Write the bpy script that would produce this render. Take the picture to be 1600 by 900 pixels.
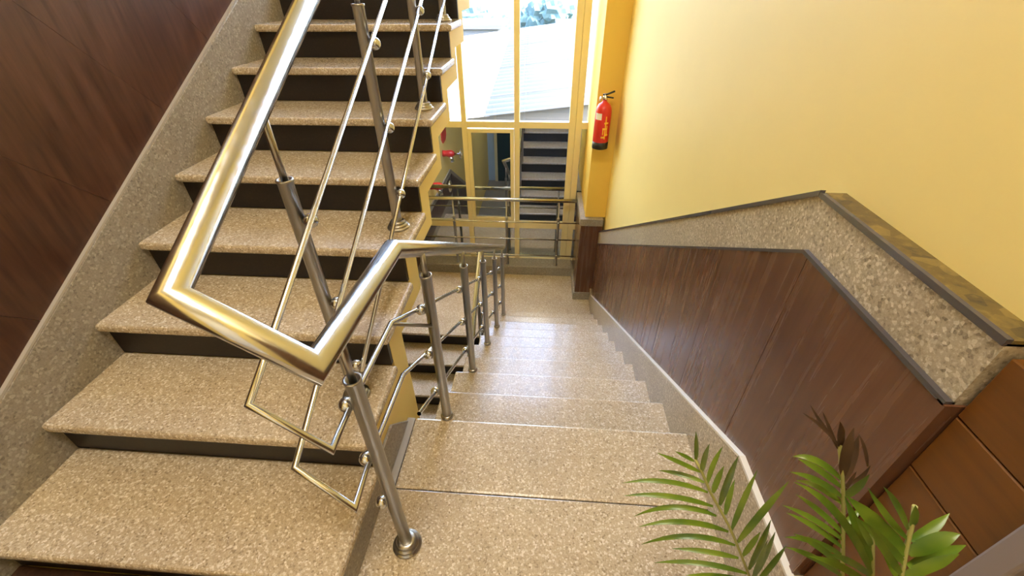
import bpy, bmesh, math, random
from mathutils import Vector, Matrix
random.seed(7)
S = bpy.context.scene
for o in list(bpy.data.objects): bpy.data.objects.remove(o)
C = S.collection

# ------------------------------------------------------------------ camera
CAM = Vector((0.0887, -0.8679, 1.4660))
R_ = Vector((0.99726938, 0.07343625, -0.00780399))
U_ = Vector((-0.03688754, 0.58688854, 0.80882702))
F_ = Vector((-0.0639773, 0.80633055, -0.58799485))
FPX = 663.74
cam = bpy.data.cameras.new('camera'); cam.sensor_fit = 'HORIZONTAL'; cam.sensor_width = 36
cam.lens = FPX / 1600 * 36; cam.clip_start = 0.02; cam.clip_end = 500
co = bpy.data.objects.new('camera', cam); C.objects.link(co)
B_ = -F_
co.matrix_world = Matrix(((R_.x, U_.x, B_.x, CAM.x), (R_.y, U_.y, B_.y, CAM.y), (R_.z, U_.z, B_.z, CAM.z), (0, 0, 0, 1)))
S.camera = co

# ------------------------------------------------------------------ world, sun, exposure
w = bpy.data.worlds.new('world'); S.world = w; w.use_nodes = True
nt = w.node_tree; bg = nt.nodes['Background']
sky = nt.nodes.new('ShaderNodeTexSky'); sky.sky_type = 'NISHITA'; sky.sun_disc = False
sky.sun_elevation = math.radians(55); sky.sun_rotation = math.radians(100); sky.air_density = 1.0; sky.dust_density = 5.0; sky.ozone_density = .6
nt.links.new(sky.outputs[0], bg.inputs[0]); bg.inputs[1].default_value = 4.5
sl = bpy.data.lights.new('sun', 'SUN'); sl.energy = 10.0; sl.angle = 0.01; sl.color = (1, .96, .9)
so = bpy.data.objects.new('sun', sl); C.objects.link(so)
so.rotation_euler = Vector((-0.55, 0.28, -0.8)).to_track_quat('-Z', 'Y').to_euler()
S.view_settings.view_transform = 'Standard'; S.view_settings.look = 'None'; S.view_settings.gamma = 1
S.view_settings.use_curve_mapping = False
S.view_settings.exposure = 0.3
S.cycles.use_denoising = True
S.cycles.max_bounces = 10; S.cycles.diffuse_bounces = 6; S.cycles.transparent_max_bounces = 16
S.cycles.sample_clamp_indirect = 6

# ------------------------------------------------------------------ helpers
def at(px, py, Y):
    d = R_ * (px - 800) - U_ * (py - 450) + F_ * FPX
    return CAM + d * ((Y - CAM.y) / d.y)

def obj(name, bm, mat, parent=None, smooth=False, norm=True):
    me = bm if isinstance(bm, bpy.types.Mesh) else bpy.data.meshes.new(name)
    if me is not bm:
        if norm: bmesh.ops.recalc_face_normals(bm, faces=bm.faces[:])
        if smooth:
            for f in bm.faces: f.smooth = True
        bm.to_mesh(me); bm.free()
        if mat: me.materials.append(mat)
    o = bpy.data.objects.new(name, me); C.objects.link(o)
    if parent: o.parent = parent
    return o

def tag(o, label=None, cat=None, group=None, kind=None):
    if label: o['label'] = label
    if cat: o['category'] = cat
    if group: o['group'] = group
    if kind: o['kind'] = kind
    return o

def empty(name, loc=(0, 0, 0)):
    o = bpy.data.objects.new(name, None); o.empty_display_size = .1; o.location = loc; C.objects.link(o); return o

def put(o, parent, base):
    """parent o to a base Empty that stands at 'base' while o's mesh is in world coordinates"""
    o.parent = parent; o.location = -Vector(base); return o

def box(x0, x1, y0, y1, z0, z1, bev=0, seg=2, bm=None):
    bm2 = bmesh.new()
    m = Matrix.Translation(((x0+x1)/2, (y0+y1)/2, (z0+z1)/2)) @ Matrix.Diagonal((x1-x0, y1-y0, z1-z0, 1))
    bmesh.ops.create_cube(bm2, size=1, matrix=m)
    if bev: bmesh.ops.bevel(bm2, geom=bm2.edges[:], offset=bev, segments=seg, profile=.5, affect='EDGES')
    if bm is None: return bm2
    return merge(bm, bm2)

def merge(bm, bm2):
    me = bpy.data.meshes.new('tmp'); bm2.to_mesh(me); bm2.free(); bm.from_mesh(me); bpy.data.meshes.remove(me); return bm

def prism(poly, x0, x1, bev=0, bm=None):
    """polygon in (y, z) pushed along x"""
    b = bmesh.new()
    a = [b.verts.new((x0, y, z)) for y, z in poly]; c = [b.verts.new((x1, y, z)) for y, z in poly]
    b.faces.new(a); b.faces.new(c[::-1])
    n = len(poly)
    for i in range(n): b.faces.new((a[i], c[i], c[(i+1) % n], a[(i+1) % n]))
    if bev:
        bmesh.ops.recalc_face_normals(b, faces=b.faces[:])
        bmesh.ops.bevel(b, geom=b.edges[:], offset=bev, segments=2, profile=.5, affect='EDGES')
    if bm is None: return b
    return merge(bm, b)

def tube(pts, r, n=12, bm=None, cap=True):
    """mitred tube along a polyline"""
    b = bm or bmesh.new()
    P = [Vector(p) for p in pts]; rings = []
    d0 = (P[1]-P[0]).normalized()
    up = Vector((0, 0, 1)) if abs(d0.z) < .9 else Vector((1, 0, 0))
    u = d0.cross(up).normalized()
    for i, p in enumerate(P):
        din = (P[i]-P[i-1]).normalized() if i else (P[1]-P[0]).normalized()
        dout = (P[i+1]-P[i]).normalized() if i < len(P)-1 else din
        v = din.cross(u).normalized(); u = v.cross(din).normalized()
        pl = (din+dout).normalized()
        ring = []
        for k in range(n):
            a = 2*math.pi*k/n
            q = u*(math.cos(a)*r) + v*(math.sin(a)*r)
            t = -q.dot(pl)/din.dot(pl)
            ring.append(b.verts.new(p+q+din*t))
        rings.append(ring)
        u = (u - pl*0 ).normalized()
        if i < len(P)-1:   # carry the frame over the mitre
            rot = din.rotation_difference(dout); u = rot @ u
    for a, c in zip(rings, rings[1:]):
        for k in range(n): 
            f = b.faces.new((a[k], a[(k+1) % n], c[(k+1) % n], c[k])); f.smooth = True
    if cap: b.faces.new(rings[0][::-1]); b.faces.new(rings[-1])
    return b

def lathe(prof, n=20, at_=(0, 0, 0), axis='Z', bm=None, caps=True):
    """profile of (radius, height) turned about an axis"""
    b = bm or bmesh.new(); o = Vector(at_); rings = []
    for r, h in prof:
        ring = []
        for k in range(n):
            a = 2*math.pi*k/n; x, y = r*math.cos(a), r*math.sin(a)
            q = {'Z': Vector((x, y, h)), 'X': Vector((h, x, y)), 'Y': Vector((x, h, y))}[axis]
            ring.append(b.verts.new(o+q))
        rings.append(ring)
    for a, c in zip(rings, rings[1:]):
        for k in range(n):
            f = b.faces.new((a[k], a[(k+1) % n], c[(k+1) % n], c[k])); f.smooth = True
    if caps:
        b.faces.new(rings[0][::-1]); b.faces.new(rings[-1])
    return b

def ball(p, r, bm=None, n=12):
    b = bm or bmesh.new()
    res = bmesh.ops.create_uvsphere(b, u_segments=n, v_segments=8, radius=r, matrix=Matrix.Translation(p))
    for v in res['verts']:
        for f in v.link_faces: f.smooth = True
    return b

# ------------------------------------------------------------------ materials
def mat(name, col, rough=.5, metal=0, spec=.5, coat=0):
    m = bpy.data.materials.new(name); m.use_nodes = True
    b = m.node_tree.nodes['Principled BSDF']
    b.inputs['Base Color'].default_value = (*col, 1); b.inputs['Roughness'].default_value = rough
    b.inputs['Metallic'].default_value = metal; b.inputs['Specular IOR Level'].default_value = spec
    b.inputs['Coat Weight'].default_value = coat; b.inputs['Coat Roughness'].default_value = .1
    return m

def ramp(nt, fac, stops):
    r = nt.nodes.new('ShaderNodeValToRGB'); e = r.color_ramp.elements
    while len(e) < len(stops): e.new(.5)
    for el, (p, c) in zip(e, stops): el.position = p; el.color = (*c, 1)
    nt.links.new(fac, r.inputs[0]); return r.outputs[0]

def noise(nt, scale, detail=3, rough=.5, stretch=None, off=0):
    g = nt.nodes.new('ShaderNodeNewGeometry'); v = g.outputs['Position']
    if stretch:
        mp = nt.nodes.new('ShaderNodeMapping'); nt.links.new(v, mp.inputs[0])
        mp.inputs['Scale'].default_value = stretch[:3]
        if len(stretch) > 3: mp.inputs['Rotation'].default_value = stretch[3]
        v = mp.outputs[0]
    n = nt.nodes.new('ShaderNodeTexNoise'); n.inputs['Scale'].default_value = scale
    n.inputs['Detail'].default_value = detail; n.inputs['Roughness'].default_value = rough
    nt.links.new(v, n.inputs['Vector']); return n.outputs['Fac'], v

def mixc(nt, a, b, fac, mode='MIX'):
    m = nt.nodes.new('ShaderNodeMix'); m.data_type = 'RGBA'; m.blend_type = mode
    for s, v in ((m.inputs[6], a), (m.inputs[7], b), (m.inputs[0], fac)):
        if hasattr(v, 'is_linked'): nt.links.new(v, s)
        else: s.default_value = (*v, 1) if isinstance(v, tuple) else v
    return m.outputs[2]

def granite(name, dark, mid, light, rough=.35, scale=1.0, bump=.15):
    m = mat(name, mid, rough, coat=.3 if scale == 1.35 else 0); nt = m.node_tree; b = nt.nodes['Principled BSDF']
    f1, v = noise(nt, 150*scale, 4, .65)
    c1 = ramp(nt, f1, [(.30, dark), (.47, mid), (.56, mid), (.70, light)])
    vo = nt.nodes.new('ShaderNodeTexVoronoi'); vo.inputs['Scale'].default_value = 130*scale; nt.links.new(v, vo.inputs['Vector'])
    sp = nt.nodes.new('ShaderNodeSeparateColor'); nt.links.new(vo.outputs['Color'], sp.inputs[0])
    c2 = ramp(nt, sp.outputs[0], [(.0, dark), (.18, mid), (.75, mid), (.95, light)])
    c = mixc(nt, c1, c2, .5)
    f3, _ = noise(nt, 3, 3); tone = ramp(nt, f3, [(.3, (.86, .84, .82)), (.7, (1, 1, 1))])
    c = mixc(nt, c, tone, 1.0, 'MULTIPLY')
    nt.links.new(c, b.inputs['Base Color'])
    bp = nt.nodes.new('ShaderNodeBump'); bp.inputs['Strength'].default_value = bump; bp.inputs['Distance'].default_value = .001
    nt.links.new(f1, bp.inputs['Height']); nt.links.new(bp.outputs[0], b.inputs['Normal'])
    return m

def wood(name, a, bcol, rough, stretch, scale=6, coat=0):
    m = mat(name, a, rough, coat=coat); nt = m.node_tree; b = nt.nodes['Principled BSDF']
    f, v = noise(nt, scale, 5, .6, stretch)
    f2, _ = noise(nt, 2.2, 3, .5)
    c = ramp(nt, f, [(.3, a), (.7, bcol)])
    t = ramp(nt, f2, [(.3, (.7, .66, .66)), (.7, (1.1, 1.08, 1.0))])
    nt.links.new(mixc(nt, c, t, 1.0, 'MULTIPLY'), b.inputs['Base Color'])
    r = ramp(nt, f, [(.2, (rough*.8,)*3), (.8, (rough*1.3,)*3)])
    nt.links.new(r, b.inputs['Roughness'])
    return m

def paint(name, col, rough=.55):
    m = mat(name, col, rough); nt = m.node_tree; b = nt.nodes['Principled BSDF']
    f, _ = noise(nt, 1.7, 4, .6)
    c = ramp(nt, f, [(.3, tuple(x*.95 for x in col)), (.7, col)])
    nt.links.new(c, b.inputs['Base Color'])
    f2, _ = noise(nt, 90, 2); bp = nt.nodes.new('ShaderNodeBump'); bp.inputs['Strength'].default_value = .06
    bp.inputs['Distance'].default_value = .002
    nt.links.new(f2, bp.inputs['Height']); nt.links.new(bp.outputs[0], b.inputs['Normal'])
    return m

M = {}
M['granite'] = granite('speckled_beige_granite', (.14, .09, .045), (.47, .375, .25), (.90, .82, .68), .25, 1.35)
M['skirt'] = granite('speckled_grey_granite', (.12, .105, .085), (.31, .275, .225), (.54, .50, .43), .42)
M['band'] = granite('pale_grey_granite', (.09, .065, .035), (.42, .345, .235), (.82, .75, .60), .32, 1.3)
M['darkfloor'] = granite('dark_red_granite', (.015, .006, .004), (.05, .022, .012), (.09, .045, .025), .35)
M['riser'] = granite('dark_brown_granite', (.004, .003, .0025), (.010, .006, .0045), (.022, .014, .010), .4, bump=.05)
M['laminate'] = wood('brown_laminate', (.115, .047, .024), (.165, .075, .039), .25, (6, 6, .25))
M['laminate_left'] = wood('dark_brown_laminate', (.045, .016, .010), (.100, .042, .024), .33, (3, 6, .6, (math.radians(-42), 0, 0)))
M['doorwood'] = wood('orange_brown_wood', (.12, .042, .005), (.18, .068, .008), .4, (1, .6, 8))
M['yellow'] = paint('yellow_paint', (.83, .65, .22))
M['ceil'] = paint('white_paint', (.8, .78, .7))
M['lobby'] = paint('pale_blue_paint', (.45, .58, .68))
M['frame'] = mat('cream_yellow_frame', (.80, .68, .38), .35)
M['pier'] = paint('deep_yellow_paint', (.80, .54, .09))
M['steel'] = mat('brushed_steel', (.60, .61, .62), .2, 1)
M['steel_dull'] = mat('dull_steel', (.40, .385, .365), .3, 1)
nt = M['steel'].node_tree; f, _ = noise(nt, 40, 3); nt.links.new(ramp(nt, f, [(.3, (.14,)*3), (.7, (.26,)*3)]), nt.nodes['Principled BSDF'].inputs['Roughness'])
M['palegrey'] = mat('pale_grey_edge', (.40, .36, .31), .3)
M['palestrip'] = mat('pale_polished_edge', (.72, .68, .60), .25)
M['cap'] = mat('dark_edge_strip', (.07, .06, .06), .18)
M['ledge'] = granite('weathered_ledge_cement', (.02, .015, .008), (.13, .085, .015), (.28, .19, .04), .6, .28)
M['cement'] = paint('grey_cement', (.36, .33, .29), .7)
M['grey'] = paint('lilac_grey_paint', (.24, .19, .18))
M['red'] = mat('red_enamel', (.62, .03, .02), .3)
M['black'] = mat('black_plastic', (.012, .012, .012), .45)
M['white'] = mat('white_label', (.8, .8, .76), .5)
M['gold'] = mat('yellow_print', (.80, .50, .04), .5)
M['chrome'] = mat('chrome', (.75, .75, .75), .12, 1)
M['teal'] = mat('dark_teal_door', (.008, .030, .035), .35)
M['dirt'] = paint('dark_grey_render', (.10, .095, .09), .8)
M['roofsheet'] = mat('pale_roof_sheet', (.062, .066, .072), .6)
M['house'] = paint('pale_house_wall', (.10, .105, .11), .8)
M['housewin'] = mat('house_window', (.10, .14, .2), .2)
M['ground'] = paint('outdoor_ground', (.035, .055, .05), .9)
M['stem'] = mat('palm_stem', (.34, .33, .10), .5)
M['pot'] = mat('terracotta_pot', (.28, .09, .04), .7)
M['soil'] = paint('potting_soil', (.03, .02, .012), .9)
M['lamp'] = mat('fill_lamp_diffuser', (.9, .9, .85), .5)
b = M['lamp'].node_tree.nodes['Principled BSDF']; b.inputs['Emission Color'].default_value = (1, .95, .85, 1); b.inputs['Emission Strength'].default_value = 3

def leafmat(name, a, c, rough=.35):
    m = mat(name, a, rough); nt = m.node_tree; b = nt.nodes['Principled BSDF']
    f, _ = noise(nt, 14, 3); nt.links.new(ramp(nt, f, [(.3, a), (.7, c)]), b.inputs['Base Color'])
    return m
M['leaf'] = leafmat('palm_leaf_green', (.055, .12, .008), (.17, .24, .018))
M['dryleaf'] = leafmat('palm_leaf_dried', (.045, .020, .007), (.10, .05, .018), .6)
M['tree'] = leafmat('tree_foliage', (.022, .055, .060), (.05, .10, .10), .9)

def glass(name, tint, refl, rough=0.0):
    m = bpy.data.materials.new(name); m.use_nodes = True; nt = m.node_tree; nt.nodes.clear()
    out = nt.nodes.new('ShaderNodeOutputMaterial'); t = nt.nodes.new('ShaderNodeBsdfTransparent'); g = nt.nodes.new('ShaderNodeBsdfGlossy')
    t.inputs[0].default_value = (*tint, 1); g.inputs['Roughness'].default_value = rough; g.inputs[0].default_value = (.92, .97, 1, 1)
    mx = nt.nodes.new('ShaderNodeMixShader'); mx.inputs[0].default_value = refl
    nt.links.new(t.outputs[0], mx.inputs[1]); nt.links.new(g.outputs[0], mx.inputs[2]); nt.links.new(mx.outputs[0], out.inputs[0])
    return m
M['glass'] = glass('clear_glass', (.97, .985, 1), .05)
M['mirrorglass'] = glass('reflective_tinted_glass', (.10, .12, .13), .55)

# ------------------------------------------------------------------ dimensions
h, d = .16, .3062            # rising flight: riser and going
y1, xl, xr = -.4494, -1.4953, -.4212
hd, dd = .1695, .2886        # descending flight
y0, xdl, xdr = .2079, -.3702, .687
ZL = -10*hd                  # lower landing
ZB = 2*ZL                    # lobby below
YE = y0+10*dd                # its edge under the descending flight
YLN = 2.55                   # nosing of the lowest flight
YC, YW = 3.78, 4.03          # kerb front, window plane
WL, WR = -1.53, .768         # wall planes
ZT = 4.6

# ------------------------------------------------------------------ shell
def struct(name, bm, m, parent=None):
    o = obj(name, bm, m, parent)
    if not parent: o['kind'] = 'structure'
    return o
struct('wall_left', box(WL-.2, WL, -3.2, YW+.3, ZB, ZT), M['yellow'])
wr = struct('wall_right', box(WR, WR+.2, -3.2, YW+.3, ZB, ZT), M['yellow'])
struct('wall_back', box(WL-.2, WR+.2, -3.4, -3.2, ZB, ZT), M['ceil'])
struct('ceiling', box(WL-.2, WR+.2, -3.4, YW+.3, ZT, ZT+.2), M['ceil'])
struct('wall_below_window', box(WL, WR, YW-.06, YW+.16, ZB, -1.60), M['yellow'])
struct('floor_lobby', box(WL, WR, -3.2, YW, ZB-.15, ZB), M['skirt'])
# landing: slab, and the granite floor pieces laid on it
fl = struct('floor', box(WL, WR, -3.2, .16, -.22, -.03), M['yellow'])
yj = -.095
for nm, a in (('floor_slab', (-.402, .725, yj+.0015, .2079, -.03, 0)), ('floor_slab', (-.436, .725, -.62, yj-.0015, -.03, 0)),
              ('floor_slab', (WL, -.439, -1.25, y1+.03, -.03, 0)), ('floor_slab', (-.436, .725, -1.25, -.623, -.03, 0)),
              ('floor_slab', (WL, WR, -1.9, -1.253, -.03, 0)), ('floor_slab', (WL, WR, -2.55, -1.903, -.03, 0)), ('floor_slab', (WL, WR, -3.2, -2.553, -.03, 0))):
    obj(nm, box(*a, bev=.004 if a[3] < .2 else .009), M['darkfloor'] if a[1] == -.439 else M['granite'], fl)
obj('cement_strip', box(-.436, -.403, yj+.01, .2079, -.03, -.002, .002), M['cement'], fl)
obj('joint_bed', box(-.436, .725, -1.2, .15, -.031, -.006), M['riser'], fl)
# lower landing
ll = struct('floor_lower_landing', box(WL, WR, YLN+.06, YW-.06, ZL-.16, ZL-.03), M['yellow'])
obj('floor_slab', box(WL, -.372, YLN, YC, ZL-.03, ZL, .008), M['granite'], ll)
obj('floor_slab', box(-.37, WR, y0+9*dd-.042, YC, ZL-.03, ZL, .004), M['granite'], ll)
obj('kerb', box(WL, .5, YC, YW-.03, ZL-.03, -1.575, .004), M['skirt'], ll)
# upper half landing that the rising flight reaches
YU = y1+9*d
ul = struct('floor_upper_landing', box(WL, -.40, YU+.03, 3.6, 10*h-.15, 10*h-.03), M['yellow'])
obj('floor_slab', box(WL, -.40, YU, 3.6, 10*h-.03, 10*h, .008), M['granite'], ul)

# yellow pier beside the window, dark clad foot with granite cap
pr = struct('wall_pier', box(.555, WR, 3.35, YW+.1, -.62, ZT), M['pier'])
obj('pier_cladding', box(.515, WR-.02, 3.30, YW-.02, ZL, -.70), M['laminate'], pr)
obj('pier_cap', box(.50, WR-.02, 3.285, YW-.02, -.70, -.62, .004), M['skirt'], pr)
obj('pier_plinth', box(.495, WR-.02, 3.28, YW-.02, ZL, ZL+.1, .004), M['skirt'], pr)

# ------------------------------------------------------------------ right wall cladding
sl_ = hd/dd
YP, ZP = .08, 1.066          # peak of the granite band
YQ, ZQ = .04, .941           # peak of the brown panels
YS, ZS = -.106, .325         # peak of the skirting
YEnd = 3.30
def rake(yp, zp, y, s=.572): return zp - s*(y-yp)
xb, xp_, xk = .716, .708, .692   # band face, panel face, skirting face
yc = -.405                    # near end of the cladding
bd = struct('trim_1', prism([(yc, ZQ-.02), (yc, ZP), (YP, ZP), (YEnd, rake(YP, ZP, YEnd)), (YEnd, rake(YQ, ZQ, YEnd)-.02), (YQ, ZQ-.02)], xb, WR+.002), M['band'])
obj('edge_strip', prism([(YP, ZP-.002), (YP, ZP+.012), (YEnd, rake(YP, ZP, YEnd)+.012), (YEnd, rake(YP, ZP, YEnd)-.002)], xb-.006, xb+.006), M['cap'], bd)
obj('ledge', prism([(yc, ZP-.004), (yc, ZP+.006), (YP, ZP+.006), (YP, ZP-.004)], xb+.004, WR+.001), M['ledge'], bd)
obj('edge_strip', prism([(yc, ZP-.004), (yc, ZP+.008), (YP, ZP+.008), (YP, ZP-.004)], xb-.005, xb+.004), M['cap'], bd)
def ztop(y): return ZQ if y < YQ else rake(YQ, ZQ, y)
def zsk(y): return ZS if y < YS else rake(YS, ZS, y)
wp = struct('trim_2', prism([(yc, 0), (yc, ZQ-.03), (YQ, ZQ-.03), (YEnd, ztop(YEnd)-.03), (YEnd, zsk(YEnd)), (YS, ZS-.02), (YS, 0)], xp_+.006, WR), M['riser'])
ys = [yc, .02, .42, .84, 1.26, 1.7, 2.1, 2.5, 2.9, YEnd]
for a, b_ in zip(ys, ys[1:]):
    g = .0012; pa, pb = a+g, b_-g
    top = [(pa, ztop(pa))] + ([(YQ, ZQ)] if pa < YQ < pb else []) + [(pb, ztop(pb))]
    bot = [(pb, zsk(pb)-.01)] + ([(YS, ZS-.01)] if pa < YS < pb else []) + [(pa, zsk(pa)-.01)]
    obj('panel', prism(top+bot, xp_, WR-.01), M['laminate'], wp)
obj('edge_strip', prism([(yc, ZQ-.004), (yc, ZQ+.006), (YQ, ZQ+.006), (YEnd, ztop(YEnd)+.006), (YEnd, ztop(YEnd)-.006), (YQ, ZQ-.004)], xp_-.003, xb+.004), M['cap'], wp)
obj('corner_bead', prism([(yc-.004, 0), (yc-.004, ZQ), (yc+.012, ZQ), (yc+.012, 0)], xp_-.003, WR), M['laminate'], wp)
bs = struct('baseboard_right', prism([(-.62, 0), (-.62, ZS), (YS, ZS), (3.15, rake(YS, ZS, 3.15)), (YC, rake(YS, ZS, 3.15)), (YC, ZL), (YE-.6, ZL-.12), (y0-.1, -.25), (-.62, -.02)], xk, WR-.005, .004), M['band'])
# wooden door surround in the recess nearest the camera
obj('edge_strip', prism([(-.62, ZS-.001), (-.62, ZS+.008), (YS+.002, ZS+.008), (3.15, rake(YS, ZS, 3.15)+.008), (3.15, rake(YS, ZS, 3.15)-.001), (YS, ZS-.001)], xk-.001, xp_), M['palestrip'], bs)
dr = struct('door_1', box(WR-.012, WR+.002, -.60, yc-.006, 0, 1.05), M['riser'])
zz = [0, .17, .33, .49, .65, .795, .925, 1.05]
for a, b_ in zip(zz, zz[1:]): obj('board', box(.726, WR, -.565, yc-.008, a+.0012, b_-.0012, .002, 1), M['doorwood'], dr)
obj('jamb', box(.70, WR, -.60, -.566, 0, 2.1, .004), M['grey'], dr)
obj('jamb', box(.712, WR, -1.50, -1.44, 0, 2.1, .004), M['grey'], dr)
obj('jamb_head', box(.712, WR, -1.50, -.566, 2.1, 2.16, .004), M['grey'], dr)
obj('door_leaf', box(.722, WR, -1.44, -.60, .005, 2.1), M['laminate'], dr)

# ------------------------------------------------------------------ left wall cladding and skirting
def zrakeL(y): return .452 + .5225*(y+.169)          # top of the left skirting
bl = struct('baseboard_left', prism([(-.9, 0), (-.9, zrakeL(-.9) if zrakeL(-.9) > .12 else .12), (-.60, .235), (YU, zrakeL(YU)), (YU+.2, 10*h+.2), (3.6, 10*h+.2), (3.6, 10*h), (YU+.3, 10*h-.2), (-.1, -.03)], WL, xl+.002, .004), M['skirt'])
obj('edge_strip', prism([(-.60, .236), (-.60, .244), (YU, zrakeL(YU)+.008), (YU, zrakeL(YU)-.001)], WL, xl+.001), M['palegrey'], bl)
wl = struct('trim_3', box(WL, WL+.004, -1.6, -1.59, 0, .1), M['riser'])
# laminate sheets with joints running down and forward across the rake
def clip(poly, fn):
    out = []
    for i, p in enumerate(poly):
        q = poly[(i+1) % len(poly)]; a, c = fn(p), fn(q)
        if a >= 0: out.append(p)
        if a*c < 0:
            t = a/(a-c); out.append((p[0]+(q[0]-p[0])*t, p[1]+(q[1]-p[1])*t))
    return out
ang = math.radians(48); nx, nz = math.sin(ang), math.cos(ang)   # joint normal in (y, z)
base = [(-1.6, 0.1), (-.62, .2), (3.6, zrakeL(3.6)-.03), (3.6, 2.9), (-1.6, 2.9)]
s0 = -1.4; step = .46; k = 0
while s0 + k*step < 4.8:
    lo, hi = s0+k*step+.0005, s0+(k+1)*step-.0005; k += 1
    P = clip(clip(base, lambda p: p[0]*nx+p[1]*nz-lo), lambda p: hi-(p[0]*nx+p[1]*nz))
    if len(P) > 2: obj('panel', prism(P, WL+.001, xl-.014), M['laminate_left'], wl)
# lower part of the left wall beside the lowest flight
lw = struct('trim_4', prism([(YW-.07, ZL), (YW-.07, -1.17), (1.9, -1.17), (-.2, -1.17-.587*2.1), (-.2, ZB), (.1, ZB), (YLN, ZL-.1)], WL, WL+.02), M['skirt'])
for a, b_ in ((1.93, 2.6), (2.6, 3.3), (3.3, 3.95)):
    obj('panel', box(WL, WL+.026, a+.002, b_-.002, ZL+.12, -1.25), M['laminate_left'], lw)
for a, b_ in ((1.2, 1.9), (.5, 1.2), (-.2, .5)):
    f = lambda y: -1.25-.587*(1.9-y)
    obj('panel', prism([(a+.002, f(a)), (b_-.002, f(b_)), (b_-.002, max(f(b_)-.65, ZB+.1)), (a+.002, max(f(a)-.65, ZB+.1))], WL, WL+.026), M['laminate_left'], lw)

# ------------------------------------------------------------------ stair flights
def tread_mesh(x0, x1, depth, th, bev, m, name):
    me = bpy.data.meshes.new(name); b = box(x0, x1, 0, depth, -th, 0, bev, 3)
    for f in b.faces: f.smooth = False
    b.to_mesh(me); b.free(); me.materials.append(m); return me
# rising flight on the left
up = empty('stair_flight', (-.95, y1, 0)); tag(up, 'rising stair flight of beige granite treads and dark risers along the left wall', 'staircase')
me = tread_mesh(xl, xr, d+.035, .035, .012, M['granite'], 'tread')
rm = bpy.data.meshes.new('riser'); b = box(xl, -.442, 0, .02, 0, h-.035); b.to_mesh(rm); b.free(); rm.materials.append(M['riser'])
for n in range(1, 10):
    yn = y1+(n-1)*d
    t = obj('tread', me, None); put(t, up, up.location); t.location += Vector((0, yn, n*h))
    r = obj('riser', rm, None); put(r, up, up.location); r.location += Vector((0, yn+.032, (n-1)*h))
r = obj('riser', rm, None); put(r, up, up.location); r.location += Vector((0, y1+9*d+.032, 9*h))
T = .12
poly = [(y1+.05, -.03)]
for n in range(1, 10):
    yn = y1+(n-1)*d+.05
    poly += [(yn, n*h-.036), (yn+d, n*h-.036)]
poly += [(y1+9*d+.05, 10*h-.036), (y1+9*d+.05+.15, 10*h-.036)]
back = []
for n in range(3, 10):
    yn = y1+(n-1)*d+.05+T
    back += [(yn, n*h-.036-T*.75), (yn+d, n*h-.036-T*.75)]
    if n == 3: first = yn
back = [(first, -.40)] + back + [(back[-1][0], 10*h-.15)]
put(obj('folded_slab', prism(poly+back[::-1]+[(y1+.05, -.40)], xl+.01, -.44), M['yellow']), up, up.location)
put(obj('skirting', prism([(y1+.02, 0), (y1+.02, .15), (.06, .15), (.19, .0)], -.44, -.428, .002), M['skirt']), up, up.location)

# descending flight on the right
dn = empty('stair_flight', (.15, y0, 0)); tag(dn, 'descending stair flight of pale granite treads beside the brown panelled wall', 'staircase')
me2 = tread_mesh(xdl, .725, dd+.03, .03, .009, M['granite'], 'tread')
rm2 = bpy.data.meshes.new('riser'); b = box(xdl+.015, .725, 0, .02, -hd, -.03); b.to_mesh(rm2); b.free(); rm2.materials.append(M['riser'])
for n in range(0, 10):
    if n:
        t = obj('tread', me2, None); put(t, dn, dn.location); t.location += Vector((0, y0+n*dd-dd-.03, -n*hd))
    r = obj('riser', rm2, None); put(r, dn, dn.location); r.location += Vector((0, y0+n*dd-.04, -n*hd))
poly = [(y0-.05, -.036)]
for n in range(1, 10): poly += [(y0+(n-1)*dd-.045, -n*hd-.032), (y0+n*dd-.045, -n*hd-.032)]
poly += [(y0+9*dd-.045, -10*hd-.03)]
poly2 = [(p[0]-.10, p[1]-.12) for p in poly[::-1]]
poly2[-1] = (y0-.15, -.22)
put(obj('folded_slab', prism(poly+poly2, xdl+.02, WR-.03), M['yellow']), dn, dn.location)

# lowest flight, turning back below the rising one
lo = empty('stair_flight', (-.95, YLN, ZL)); tag(lo, 'shaded lowest stair flight turning back down below the rising flight', 'staircase')
me3 = tread_mesh(WL+.03, -.47, dd+.03, .03, .009, M['granite'], 'tread')
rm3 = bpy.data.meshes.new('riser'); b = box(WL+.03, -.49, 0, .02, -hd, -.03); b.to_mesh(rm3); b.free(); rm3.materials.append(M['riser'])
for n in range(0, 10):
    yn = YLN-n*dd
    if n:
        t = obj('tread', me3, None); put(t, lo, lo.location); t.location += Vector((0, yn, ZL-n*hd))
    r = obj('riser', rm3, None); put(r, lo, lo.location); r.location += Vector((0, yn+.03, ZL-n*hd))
poly = [(YLN+.055, ZL-.032)]
for n in range(1, 10): poly += [(YLN-(n-1)*dd+.055, ZL-n*hd-.032), (YLN-n*dd+.055, ZL-n*hd-.032)]
poly += [(YLN-9*dd+.055, ZB), (YLN-8*dd+.05, ZB), (YLN+.25, ZL-.25), (YLN+.25, ZL-.032)]
put(obj('waist_slab', prism(poly, WL+.03, -.49), M['yellow']), lo, lo.location)

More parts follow.
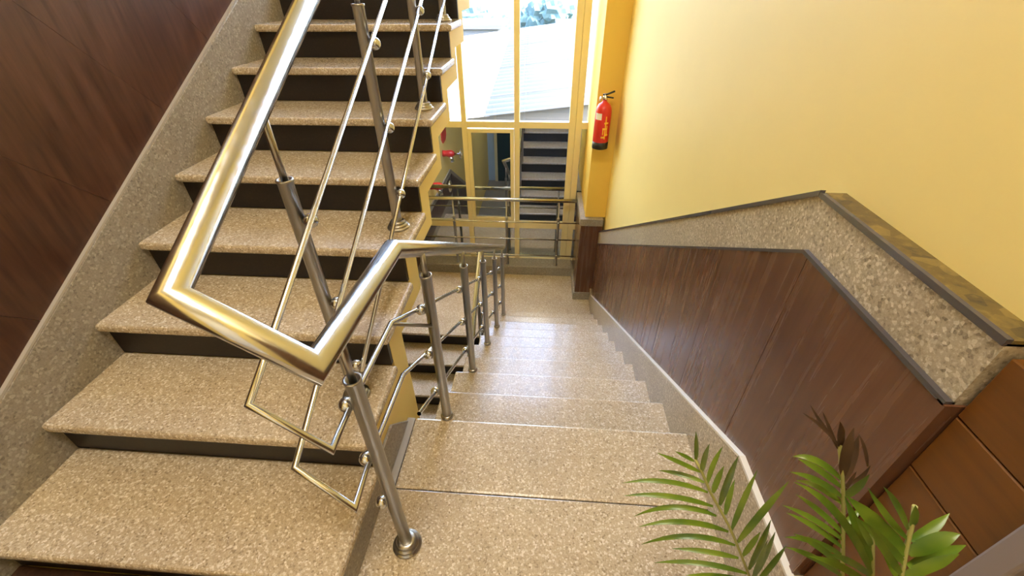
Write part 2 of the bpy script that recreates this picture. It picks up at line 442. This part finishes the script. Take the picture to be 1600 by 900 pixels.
# ------------------------------------------------------------------ stair railing (one welded run)
XU, XD = -.50, -.285
rl = empty('stair_railing', (XD, -.27, 0)); tag(rl, 'brushed steel stair railing folding round from the rising to the descending flight', 'railing')
def rput(o): return put(o, rl, rl.location)
RH = .0255
def zhu(y): return 1.06 + .5225*(y+.367)
YC3 = .035
def zhd(y): return .915 - .587*(y-YC3)
C1, C2, C3 = (XU, -.367, 1.06), (-.289, -.385, .931), (-.287, YC3, .915)
C4 = (XD, 2.70, zhd(2.70))
XL_ = -.505
rput(obj('handrail', tube([(XU, 2.45, zhu(2.45)), C1, C2, C3, C4, (XL_, 2.74, zhd(2.70)-.06), (XL_, .3, zhd(2.70)-.06-.587*2.44)], RH, 20), M['steel']))
def post(x, y, z, hs, zr, flange, side, heights, rodoff=0):
    p = rput(obj('post', lathe([(.0175, 0), (.0185, .004), (.0185, hs-.003), (.0205, hs-.002), (.0205, hs+.004), (.015, hs+.004), (.0145, hs-.03), (.004, hs-.03)], 16, (x, y, z), caps=True), M['steel_dull']))
    r = obj('rod', tube([(x, y, z+hs-.04), (x, y, zr)], .0085, 10), M['steel_dull'], p)
    if flange: obj('flange', lathe([(.044, 0), (.046, .004), (.044, .009), (.037, .010), (.039, .014), (.037, .019), (.030, .020), (.032, .025), (.028, .032), (.0195, .034)], 24, (x, y, z)), M['steel_dull'], p)
    else: obj('flange', lathe([(.026, 0), (.026, .006), (.019, .014)], 16, (x, y, z)), M['steel_dull'], p)
    for hh in heights:
        xb_ = x+side*.033
        b = ball((xb_, y, z+hh), .019)
        tube([(x+side*.012, y, z+hh), (xb_, y, z+hh)], .010, 8, b)
        obj('connector', b, M['steel'], p)
    return p
UY = [.05, .662, 1.276, 1.89]
UHT = [.642+.02, .40, .148]
for i, y in enumerate(UY): post(XU-(.02 if i == 0 else 0), y, .32*(i+1), .765, zhu(y)-.01, True, 1, UHT)
DHT = [.565, .355, .150]
for i in range(5): post(XD+.012, .224+i*2*dd, -2*i*hd, .705, zhd(.224+i*2*dd)-.005, False, -1, DHT)
yB = -.275
BHT = [.690, .478, .262]
post(-.303, yB, 0, .774, .915, True, -1, BHT)
# slim bars
def zbu(i, y): return .32+UHT[i]+.5225*(y-.05)
xbu, xbd = XU+.033, XD+.012-.033
kz = .587
yK = .005
def zbd(i, y): return DHT[i]-kz*(y-.224)
RB = .0075
ytop, yend = 2.1, .224+8*dd+.04
a = [(xbu, ytop, zbu(0, ytop)), (xbu, -.372, .800), (-.317, -.395, .700), (-.327, yB, BHT[0]), (-.320, yK, zbd(0, yK)), (xbd, yend, zbd(0, yend))]
b2 = [(xbu, ytop, zbu(1, ytop)), (xbu, -.350, .545), (-.317, -.402, .482), (-.327, yB, BHT[1]), (-.320, yK, zbd(1, yK)), (xbd, yend, zbd(1, yend))]
rput(obj('bar', tube(a, RB, 10), M['steel'])); rput(obj('bar', tube(b2, RB, 10), M['steel']))
rput(obj('bar', tube([(xbu, ytop, zbu(2, ytop)), (xbu, .03, zbu(2, .03))], RB, 10), M['steel']))
rput(obj('bar', tube([(xbd, .03, zbd(2, .03)), (xbd, yend, zbd(2, yend))], RB, 10, cap=False), M['steel']))
rput(obj('bar', tube([(-.320, yK, zbd(0, yK)-.004), (-.275, .212, .505)], RB*.8, 8), M['steel_dull']))
# bars and posts of the lowest flight
def zlo(y): return zhd(2.70)-.06-.587*(2.74-y)
for n in (1, 3, 5, 7):
    y = YLN-n*dd+.15
    post(XL_, y, ZL-n*hd, .76, zlo(y)-.005, False, 1, [.60, .39, .18])
for hh in (.60, .39, .18):
    ya, yb_ = YLN-dd+.19, YLN-7*dd+.11
    rput(obj('bar', tube([(XL_+.033, yy, ZL-hd+hh+kz*(yy-(YLN-dd+.15))) for yy in (ya, yb_)], RB, 10), M['steel']))

# ------------------------------------------------------------------ railing before the window
wrl = empty('window_railing', (-.3, 3.85, -1.575)); tag(wrl, 'straight steel guard rail on the kerb before the lower landing window', 'railing')
def wput(o): return put(o, wrl, wrl.location)
YR = 3.85
wput(obj('handrail', tube([(-1.50, YR, -.668), (.535, YR, -.668)], .023, 16), M['steel']))
for z in (-.948, -1.182, -1.419): wput(obj('bar', tube([(-1.50, YR-.028, z), (.53, YR-.028, z)], .0075, 8), M['steel']))
for x in (-1.0, -.345, .29):
    p = wput(obj('post', lathe([(.024, 0), (.024, .006), (.017, .012), (.017, .66), (.019, .665), (.019, .68), (.009, .68), (.009, .90)], 14, (x, YR, -1.575)), M['steel_dull']))
    for z in (-.948, -1.182, -1.419): obj('connector', ball((x, YR-.026, z), .014), M['steel'], p)

# ------------------------------------------------------------------ window
wn = empty('window_1', (-.3, YW, -1.6)); wn['kind'] = 'structure'
def wnput(o): return put(o, wn, wn.location)
fy0, fy1 = YW-.03, YW+.03
ztr0, ztr1 = .120, .190
zb0, zb1 = -1.128, -1.035
xs_ = [(-1.53, -1.47), (-.848, -.790), (-.256, -.196), (.350, .420), (.422, .492), (.66, .745)]
for a, c_ in xs_: wnput(obj('mullion', box(a, c_, fy0, fy1, -1.60, ZT, .004), M['frame']))
gaps = [(-1.47, -.848), (-.790, -.256), (-.196, .350), (.492, .66)]
for a, c_ in gaps:
    wnput(obj('transom', box(a, c_, fy0+.002, fy1-.002, ztr0, ztr1, .003), M['frame']))
    wnput(obj('transom', box(a, c_, fy0+.002, fy1-.002, zb0, zb1, .003), M['frame']))
    wnput(obj('transom', box(a, c_, fy0+.002, fy1-.002, -1.60, -1.575, .002), M['frame']))
    wnput(obj('transom', box(a, c_, fy0+.002, fy1-.002, 2.4, 2.47, .003), M['frame']))
    wnput(obj('pane', box(a, c_, YW-.003, YW+.003, ztr1, 2.4), M['glass']))
    wnput(obj('pane', box(a, c_, YW-.003, YW+.003, 2.47, ZT), M['glass']))
    wnput(obj('pane', box(a, c_, YW-.003, YW+.003, -1.575, zb0), M['mirrorglass']))
    if a != -.790: wnput(obj('pane', box(a, c_, YW-.003, YW+.003, zb1, ztr0), M['mirrorglass']))
# opening sash in the second bay
b = box(-.785, -.745, fy0-.012, fy1-.01, zb1+.01, ztr0-.01); box(-.301, -.261, fy0-.012, fy1-.01, zb1+.01, ztr0-.01, bm=b)
box(-.745, -.301, fy0-.012, fy1-.01, ztr0-.05, ztr0-.01, bm=b); box(-.745, -.301, fy0-.012, fy1-.01, zb1+.01, zb1+.05, bm=b)
sh = wnput(obj('sash', b, M['frame']))
obj('pane', box(-.745, -.301, YW-.015, YW-.009, zb1+.05, ztr0-.05), M['mirrorglass'], sh)

# ------------------------------------------------------------------ fire extinguisher on the pier
fx = (.612, 3.24, .16)
fe = empty('fire_extinguisher', fx); tag(fe, 'red fire extinguisher with black base hanging on the yellow pier', 'extinguisher')
def fput(o): return put(o, fe, fx)
R = .073
fput(obj('cylinder', lathe([(R-.003, .06), (R, .065), (R, .33), (R*.93, .36), (R*.72, .39), (R*.35, .41), (.02, .415), (.02, .43)], 24, fx), M['red']))
fput(obj('base_ring', lathe([(R-.008, 0), (R+.001, .004), (R+.001, .066), (R-.004, .068)], 24, fx), M['black']))
def patch(a0, a1, z0, z1, r):
    b = bmesh.new(); V = []
    n = 8
    for i in range(n+1):
        a = math.radians(a0+(a1-a0)*i/n)
        V.append([b.verts.new((fx[0]+rr*math.cos(a), fx[1]+rr*math.sin(a), fx[2]+z)) for rr, z in ((r, z0), (r, z1), (r-.004, z1), (r-.004, z0))])
    for p, q in zip(V, V[1:]):
        for j in range(4): b.faces.new((p[j], q[j], q[(j+1) % 4], p[(j+1) % 4]))
    b.faces.new(V[0]); b.faces.new(V[-1][::-1]); return b
fput(obj('paper_label', patch(205, 255, .27, .325, R+.0015), M['white']))
b = patch(285, 292, .10, .30, R+.0015)
for a0, a1, z0, z1 in ((268, 300, .185, .20), (278, 310, .235, .25), (262, 285, .11, .125), (292, 312, .13, .145), (298, 304, .13, .22), (270, 276, .14, .20)): merge(b, patch(a0, a1, z0, z1, R+.0015))
fput(obj('lettering', b, M['gold']))
fput(obj('valve', lathe([(.021, .425), (.021, .455), (.014, .46), (.014, .475)], 14, fx), M['chrome']))
b = tube([(fx[0]-.02, fx[1], fx[2]+.470), (fx[0]+.02, fx[1]-.01, fx[2]+.478), (fx[0]+.075, fx[1]-.03, fx[2]+.505)], .008, 8)
tube([(fx[0], fx[1], fx[2]+.455), (fx[0]+.07, fx[1]-.03, fx[2]+.45)], .007, 8, b); fput(obj('handle', b, M['black']))
fput(obj('hose', tube([(fx[0]+.01, fx[1], fx[2]+.445), (fx[0]-.04, fx[1]-.02, fx[2]+.45), (fx[0]-.05, fx[1]-.03, fx[2]+.42)], .009, 8), M['chrome']))
fput(obj('bracket', box(fx[0]-.03, fx[0]+.03, fx[1]+R-.004, 3.352, fx[2]+.2, fx[2]+.24), M['steel_dull']))

# ------------------------------------------------------------------ hydrant valves and red sign on the left wall
def hydrant(y, z, label):
    e = empty('hydrant_valve', (WL, y, z)); tag(e, label, 'valve', 'fire hydrant valves')
    base = (WL, y, z)
    put(obj('valve_body', lathe([(.05, 0), (.05, .03), (.045, .05), (.055, .09), (.055, .15), (.04, .17), (.03, .19)], 18, base, 'X'), M['red']), e, base)
    put(obj('spindle', tube([(WL+.18, y, z), (WL+.30, y, z)], .014, 10), M['chrome']), e, base)
    b = bmesh.new(); pts = [(WL+.29, y+.075*math.cos(t), z+.075*math.sin(t)) for t in [2*math.pi*k/16 for k in range(16)]]
    tube(pts+[pts[0]], .009, 8, b, cap=False)
    for t in (0, math.pi/3, 2*math.pi/3): tube([(WL+.29, y+.07*math.cos(t), z+.07*math.sin(t)), (WL+.29, y-.07*math.cos(t), z-.07*math.sin(t))], .006, 6, b)
    put(obj('hand_wheel', b, M['chrome']), e, base)
    put(obj('outlet', tube([(WL+.12, y, z-.03), (WL+.15, y+.03, z-.13)], .035, 14), M['chrome']), e, base)
hydrant(2.26, -.78, 'red hydrant valve with chrome wheel, mirrored in the window below the red sign')
hydrant(3.22, -.93, 'red hydrant valve low beside the end of the window railing')
sg = obj('fire_sign', prism([(1.93, -.58), (1.93, -.46), (2.0, -.40), (2.2, -.40), (2.27, -.46), (2.27, -.58), (2.2, -.64), (2.0, -.64)], WL, WL+.012, .002), M['red'])
tag(sg, 'red plate sign with clipped corners on the wall above the hydrant valve', 'sign')

# lobby door below, seen mirrored in the glass
ld = struct('door_2', box(-1.25, -.45, -3.2, -3.15, ZB, ZB+2.05), M['teal'])
b = box(-1.33, -1.25, -3.2, -3.12, ZB, ZB+2.12); box(-.45, -.37, -3.2, -3.12, ZB, ZB+2.12, bm=b); box(-1.33, -.37, -3.2, -3.12, ZB+2.05, ZB+2.12, bm=b)
obj('door_frame', b, M['frame'], ld)
obj('door_handle', box(-.55, -.53, -3.15, -3.10, ZB+.95, ZB+1.15, .004), M['chrome'], ld)
struct('wall_lobby', box(WL, WR, -3.22, -3.195, ZB, -.22), M['lobby'])

# ------------------------------------------------------------------ unseen fill lamps, added to brighten the landing and the lobby
def lamp(name, loc, size, power, col, label):
    e = empty(name, loc); tag(e, label, 'lamp')
    x, y, z = loc
    put(obj('housing', box(x-size[0]/2-.03, x+size[0]/2+.03, y-size[1]/2-.03, y+size[1]/2+.03, z-.04, z, .006), M['ceil']), e, loc)
    put(obj('diffuser', box(x-size[0]/2, x+size[0]/2, y-size[1]/2, y+size[1]/2, z-.055, z-.035, .006), M['lamp']), e, loc)
    L = bpy.data.lights.new(name, 'AREA'); L.shape = 'RECTANGLE'; L.size, L.size_y = size; L.energy = power; L.color = col
    o = bpy.data.objects.new(name+'_light', L); C.objects.link(o); o.location = (x, y, z-.065); 
lamp('fill_lamp', (-.2, -1.0, ZT), (1.2, .6), 88, (1, .93, .80), 'rectangular unseen fill lamp added above the upper landing')
lamp('fill_lamp', (-.4, -1.6, -.22), (.9, .4), 14, (.85, .93, 1), 'rectangular unseen fill lamp added in the lobby below')

# ------------------------------------------------------------------ potted palm
pb = Vector((.50, -.74, 0))
pm = empty('potted_palm', pb); tag(pm, 'green potted palm with arching fronds, one dried, on the landing', 'plant')
put(obj('pot', lathe([(.095, 0), (.10, .01), (.125, .22), (.138, .225), (.138, .26), (.122, .26), (.115, .21)], 24, pb), M['pot']), pm, pb)
put(obj('soil', lathe([(.116, .205), (.117, .225)], 24, pb), M['soil']), pm, pb)
tn = (CAM-Vector((.45, -.42, .7))).normalized()
def blade(p0, pm_, p1, W, m, parent):
    """leaflet along a quadratic arc p0 > pm_ > p1, folded along its midrib, pointed at the tip"""
    b = bmesh.new(); rows = []; n = 8
    for i in range(n+1):
        t = i/n
        c = p0*((1-t)**2)+pm_*(2*t*(1-t))+p1*(t*t)
        dv = ((pm_-p0)*(1-t)+(p1-pm_)*t).normalized()
        sd = dv.cross(tn).normalized(); up_ = sd.cross(dv).normalized()
        wv = W*(.4+.6*min(1, t/.2))*(1 if t < .55 else max(.05, 1-((t-.55)/.45)**1.6))
        rows.append((b.verts.new(c-sd*wv+up_*wv*.35), b.verts.new(c), b.verts.new(c+sd*wv+up_*wv*.35)))
    for p, q in zip(rows, rows[1:]):
        b.faces.new((p[0], p[1], q[1], q[0])); b.faces.new((p[1], p[2], q[2], q[1]))
    for f in b.faces: f.smooth = True
    return obj('leaflet', b, m, parent, norm=False)
g0 = pb+Vector((0, 0, .2))
rp = random.Random(11)
def frond(rach, Y0, Y1, leaves, m, ox, oy, sc, stem=None, r=.0028, foot=(0, 0)):
    """rachis and leaflets measured on the photograph's plant, set at distances Y0 (low end) to Y1 (top)"""
    ylo, yhi = max(q[1] for q in rach), min(q[1] for q in rach)
    def Yd(y): return Y0+(Y1-Y0)*max(-.3, min(1.2, (ylo-y)/max(1, ylo-yhi)))
    def P(q, dY=0): return at(ox+q[0]/sc, oy+q[1]/sc, Yd(q[1])+dY)
    pts = [P(q) for q in rach]
    a = g0+Vector((foot[0], foot[1], 0)); low = pts[0]
    arch = [a, a.lerp(low, .55)+Vector((0, 0, .03))] + pts
    fr = put(obj('frond', tube(arch, r, 6), stem or M['stem']), pm, pb)
    for lf in leaves:
        q0, q1, arc, W = lf[:4]; mm = lf[4] if len(lf) > 4 else m
        k = Yd(q0[1]); e = rp.uniform(-.02, .03)
        p0 = at(ox+q0[0]/sc, oy+q0[1]/sc, k); p1 = at(ox+q1[0]/sc, oy+q1[1]/sc, k+e)
        mid = at(ox+((q0[0]+q1[0])/2+arc[0])/sc, oy+((q0[1]+q1[1])/2+arc[1])/sc, k+e*.5)
        blade(p0, mid, p1, W, mm, fr)
G, D = M['leaf'], M['dryleaf']
frond([(760, 930), (745, 880), (710, 790), (670, 690), (630, 600), (575, 500), (520, 400), (475, 290), (435, 215)], -.46, -.39, [
    ((430, 228), (318, 170), (0, -5), .0034), ((465, 290), (212, 178), (0, -5), .0042), ((490, 352), (220, 282), (0, -25), .0044),
    ((510, 410), (12, 355), (0, -75), .0046), ((540, 492), (15, 430), (0, -60), .0050), ((560, 548), (78, 550), (0, -110), .0050),
    ((630, 640), (105, 612), (0, -90), .0052), ((670, 720), (120, 715), (0, -105), .0052), ((690, 795), (300, 740), (0, -25), .0052),
    ((740, 885), (195, 822), (0, -60), .0054), ((760, 935), (380, 895), (0, -30), .0054),
    ((440, 225), (440, 52), (8, 0), .0038), ((475, 290), (520, 125), (-10, 0), .0046), ((508, 355), (598, 140), (-22, 0), .0044),
    ((540, 412), (605, 255), (-8, 0), .0052), ((580, 485), (690, 195), (-10, 0), .0056), ((612, 540), (668, 335), (-8, 0), .0050),
    ((650, 628), (800, 280), (-10, 0), .0052), ((685, 702), (985, 345), (-10, 0), .0062), ((715, 782), (820, 640), (0, 0), .0052),
    ((750, 862), (880, 570), (10, 0), .0056), ((785, 900), (905, 640), (8, 0), .0050), ((800, 935), (970, 720), (10, 0), .0052), ((770, 930), (860, 690), (0, 0), .0048)], G, 970, 660, 3.75, foot=(.0, .02))
frond([(376, 960), (375, 900), (378, 600), (376, 470), (366, 300), (358, 235)], -.56, -.51, [
    ((352, 240), (175, 82), (10, -20), .0024, D), ((342, 225), (213, 40), (-15, 10), .0022, D), ((362, 250), (362, 125), (0, 0), .0050, D),
    ((350, 260), (275, 75), (0, 10), .0024, D), ((376, 400), (432, 155), (-22, 0), .0062, D), ((378, 420), (455, 195), (5, 0), .0060, D),
    ((380, 450), (515, 345), (-5, 60), .0040, D), ((500, 350), (455, 185), (15, -10), .0022, D), ((385, 470), (445, 375), (0, 0), .0022, D),
    ((368, 415), (125, 300), (-10, -75), .0044), ((370, 455), (150, 312), (-25, -40), .0042), ((372, 505), (112, 378), (10, -40), .0042),
    ((375, 540), (140, 420), (0, -50), .0040), ((378, 690), (140, 490), (0, -30), .0042), ((376, 720), (72, 545), (0, -40), .0040),
    ((376, 760), (92, 582), (-10, -40), .0040), ((376, 800), (85, 705), (0, -50), .0042), ((385, 500), (510, 390), (-5, 20), .0048),
    ((378, 860), (130, 688), (0, -40), .0046), ((376, 905), (88, 755), (0, -45), .0044), ((376, 650), (470, 560), (0, 0), .0042)], G, 1200, 620, 3.215, foot=(.02, .0))
frond([(520, 960), (525, 900), (525, 720), (512, 575)], -.58, -.55, [
    ((525, 905), (130, 428), (50, -150), .0052), ((525, 860), (385, 500), (-10, -30), .0060), ((525, 760), (440, 600), (0, 0), .0044),
    ((528, 720), (640, 880), (20, -20), .0046), ((528, 690), (660, 800), (10, -20), .0044), ((522, 905), (300, 790), (0, -40), .0046), ((524, 960), (200, 800), (0, -60), .0050)], G, 1200, 620, 3.215, foot=(.03, -.01))
frond([(655, 980), (670, 900), (700, 740), (728, 620), (738, 548)], -.62, -.58, [
    ((715, 722), (912, 585), (10, 15), .0056), ((705, 790), (965, 690), (20, -35), .0084), ((700, 850), (995, 745), (10, -5), .0070), ((685, 900), (960, 790), (10, -10), .0064),
    ((702, 668), (580, 452), (10, -25), .0040), ((697, 712), (500, 455), (-15, 20), .0040), ((690, 790), (395, 500), (0, -15), .0092), ((682, 835), (450, 610), (0, -10), .0056),
    ((672, 895), (500, 640), (-10, 0), .0050), ((722, 650), (740, 545), (0, 0), .0046), ((665, 930), (560, 700), (-8, 0), .0052)], G, 1200, 620, 3.215, foot=(.05, -.02))

# ------------------------------------------------------------------ outdoors
struct('ground_outside', box(-60, 60, YW+.3, 120, -7.2, -7.0), M['ground'])
rf = empty('neighbour_roof', (0, 10, -4)); tag(rf, 'white corrugated metal roof of the neighbouring shed outside the window', 'roof')
rb = (0, 10, -4)
def zroof(x, y): return -.40+.115*x+.104*(y-7)
def sheet(xa, xb_, ya, yb, dz):
    b = bmesh.new(); n = int((yb-ya)/.035); prev = None
    for i in range(n+1):
        y = ya+(yb-ya)*i/n
        zz_ = .030*math.cos(2*math.pi*y/.25)+dz
        cur = [b.verts.new((x, y, zroof(x, y)+zz_)) for x in (xa, xb_)] + [b.verts.new((x, y, zroof(x, y)+zz_-.006)) for x in (xb_, xa)]
        if prev:
            for j in range(4):
                f = b.faces.new((prev[j], cur[j], cur[(j+1) % 4], prev[(j+1) % 4])); f.smooth = j in (0, 2)
        else: b.faces.new(cur)
        prev = cur
    b.faces.new(prev[::-1]); return b
for i in range(7):
    for j, (xa, xb_) in enumerate(((-7, -.9), (-1.0, 6.5))):
        put(obj('roof_sheet', sheet(xa, xb_, 7+i*1.0-.04, 8+i*1.0+.04, .006*(i % 2)+.010*j), M['roofsheet']), rf, rb)
b = bmesh.new()
for q in ((-7, 7.12), (6.5, 7.12)): pass
vs = [b.verts.new(p) for p in ((-7, 7.15, -7), (6.5, 7.15, -7), (6.5, 7.15, zroof(6.5, 7.15)-.03), (-7, 7.15, zroof(-7, 7.15)-.03), (-7, 13.9, -7), (6.5, 13.9, -7), (6.5, 13.9, zroof(6.5, 13.9)-.03), (-7, 13.9, zroof(-7, 13.9)-.03))]
for q in ((0, 1, 2, 3), (4, 7, 6, 5), (0, 3, 7, 4), (1, 5, 6, 2), (0, 4, 5, 1), (3, 2, 6, 7)): b.faces.new([vs[i] for i in q])
put(obj('shed_wall', b, M['dirt']), rf, rb)

def tree(x, y, z, r, label):
    e = empty('tree', (x, y, -7)); tag(e, label, 'tree', 'trees beyond the roof')
    b = bmesh.new(); rnd = random.Random(int(x*10+y))
    for k in range(9):
        c = Vector((x+rnd.uniform(-.6, .6)*r, y+rnd.uniform(-.6, .6)*r, z+rnd.uniform(-.5, .4)*r))
        b2_ = bmesh.new(); bmesh.ops.create_icosphere(b2_, subdivisions=3, radius=r*rnd.uniform(.4, .62), matrix=Matrix.Translation(c))
        for v in b2_.verts: v.co += (v.co-c)*rnd.uniform(-.22, .22)
        merge(b, b2_)
    put(obj('crown', b, M['tree']), e, (x, y, -7))
    put(obj('trunk', tube([(x, y, -7), (x, y, z)], r*.08, 8), M['dryleaf']), e, (x, y, -7))
for x, y, z, r, l in ((-11.5, 36, -3.4, 2.3, 'leftmost hazy tree beyond the white roof'), (-.4, 32, -3.0, 2.0, 'hazy tree behind the roof, left of the middle mullion'), (2.6, 27, -2.7, 1.5, 'hazy tree behind the roof, right of the middle mullion'), (6.5, 31, -2.0, 2.4, 'tall hazy tree by the double mullion'), (12.5, 37, -2.4, 2.6, 'rightmost hazy tree beyond the white roof'), (-5.5, 46, -2.6, 2.8, 'far hazy tree behind the wide pale house'), (9, 50, -2.2, 3, 'farthest hazy tree right of the small house'), (-14, 52, -2.6, 3, 'far hazy tree at the left behind the wide house'), (-.5, 58, -2, 3.2, 'farthest hazy tree between the two houses')): tree(x, y, z, r, l)
def house(x, y, z, wx, hz, label):
    base = (x, y, -7); e = empty('house', base); tag(e, label, 'house', 'houses beyond the roof')
    put(obj('wall', box(x-wx/2, x+wx/2, y, y+5, -7, z+hz), M['house']), e, base)
    put(obj('roof', box(x-wx/2-.3, x+wx/2+.3, y-.3, y+5.3, z+hz, z+hz+.25), M['roofsheet']), e, base)
    n = max(2, int(wx/1.3))
    for k in range(n):
        for q in range(2):
            xx = x-wx/2+(k+.5)*wx/n
            put(obj('window', box(xx-.3, xx+.3, y-.03, y+.02, z+hz-1.1-q*1.7, z+hz-.4-q*1.7), M['housewin']), e, base)
house(-5.6, 32, -3.4, 4.6, 2.2, 'wide white house beyond the roof at the left panes')
house(3.0, 44, -4.0, 4.0, 2.0, 'small white house far beyond the roof in the middle pane')
hl = bmesh.new(); rnd = random.Random(3); N = 40; rows = []
for j in range(6):
    rows.append([hl.verts.new((-90+180*i/N, 80+j*8, -7+[0, 5, 9, 11, 12, 0][j]*(.8+.25*math.sin(i*.5)+rnd.uniform(-.05, .05)))) for i in range(N+1)])
for a, c_ in zip(rows, rows[1:]):
    for i in range(N): hl.faces.new((a[i], a[i+1], c_[i+1], c_[i]))
struct('hillside', hl, M['tree'])
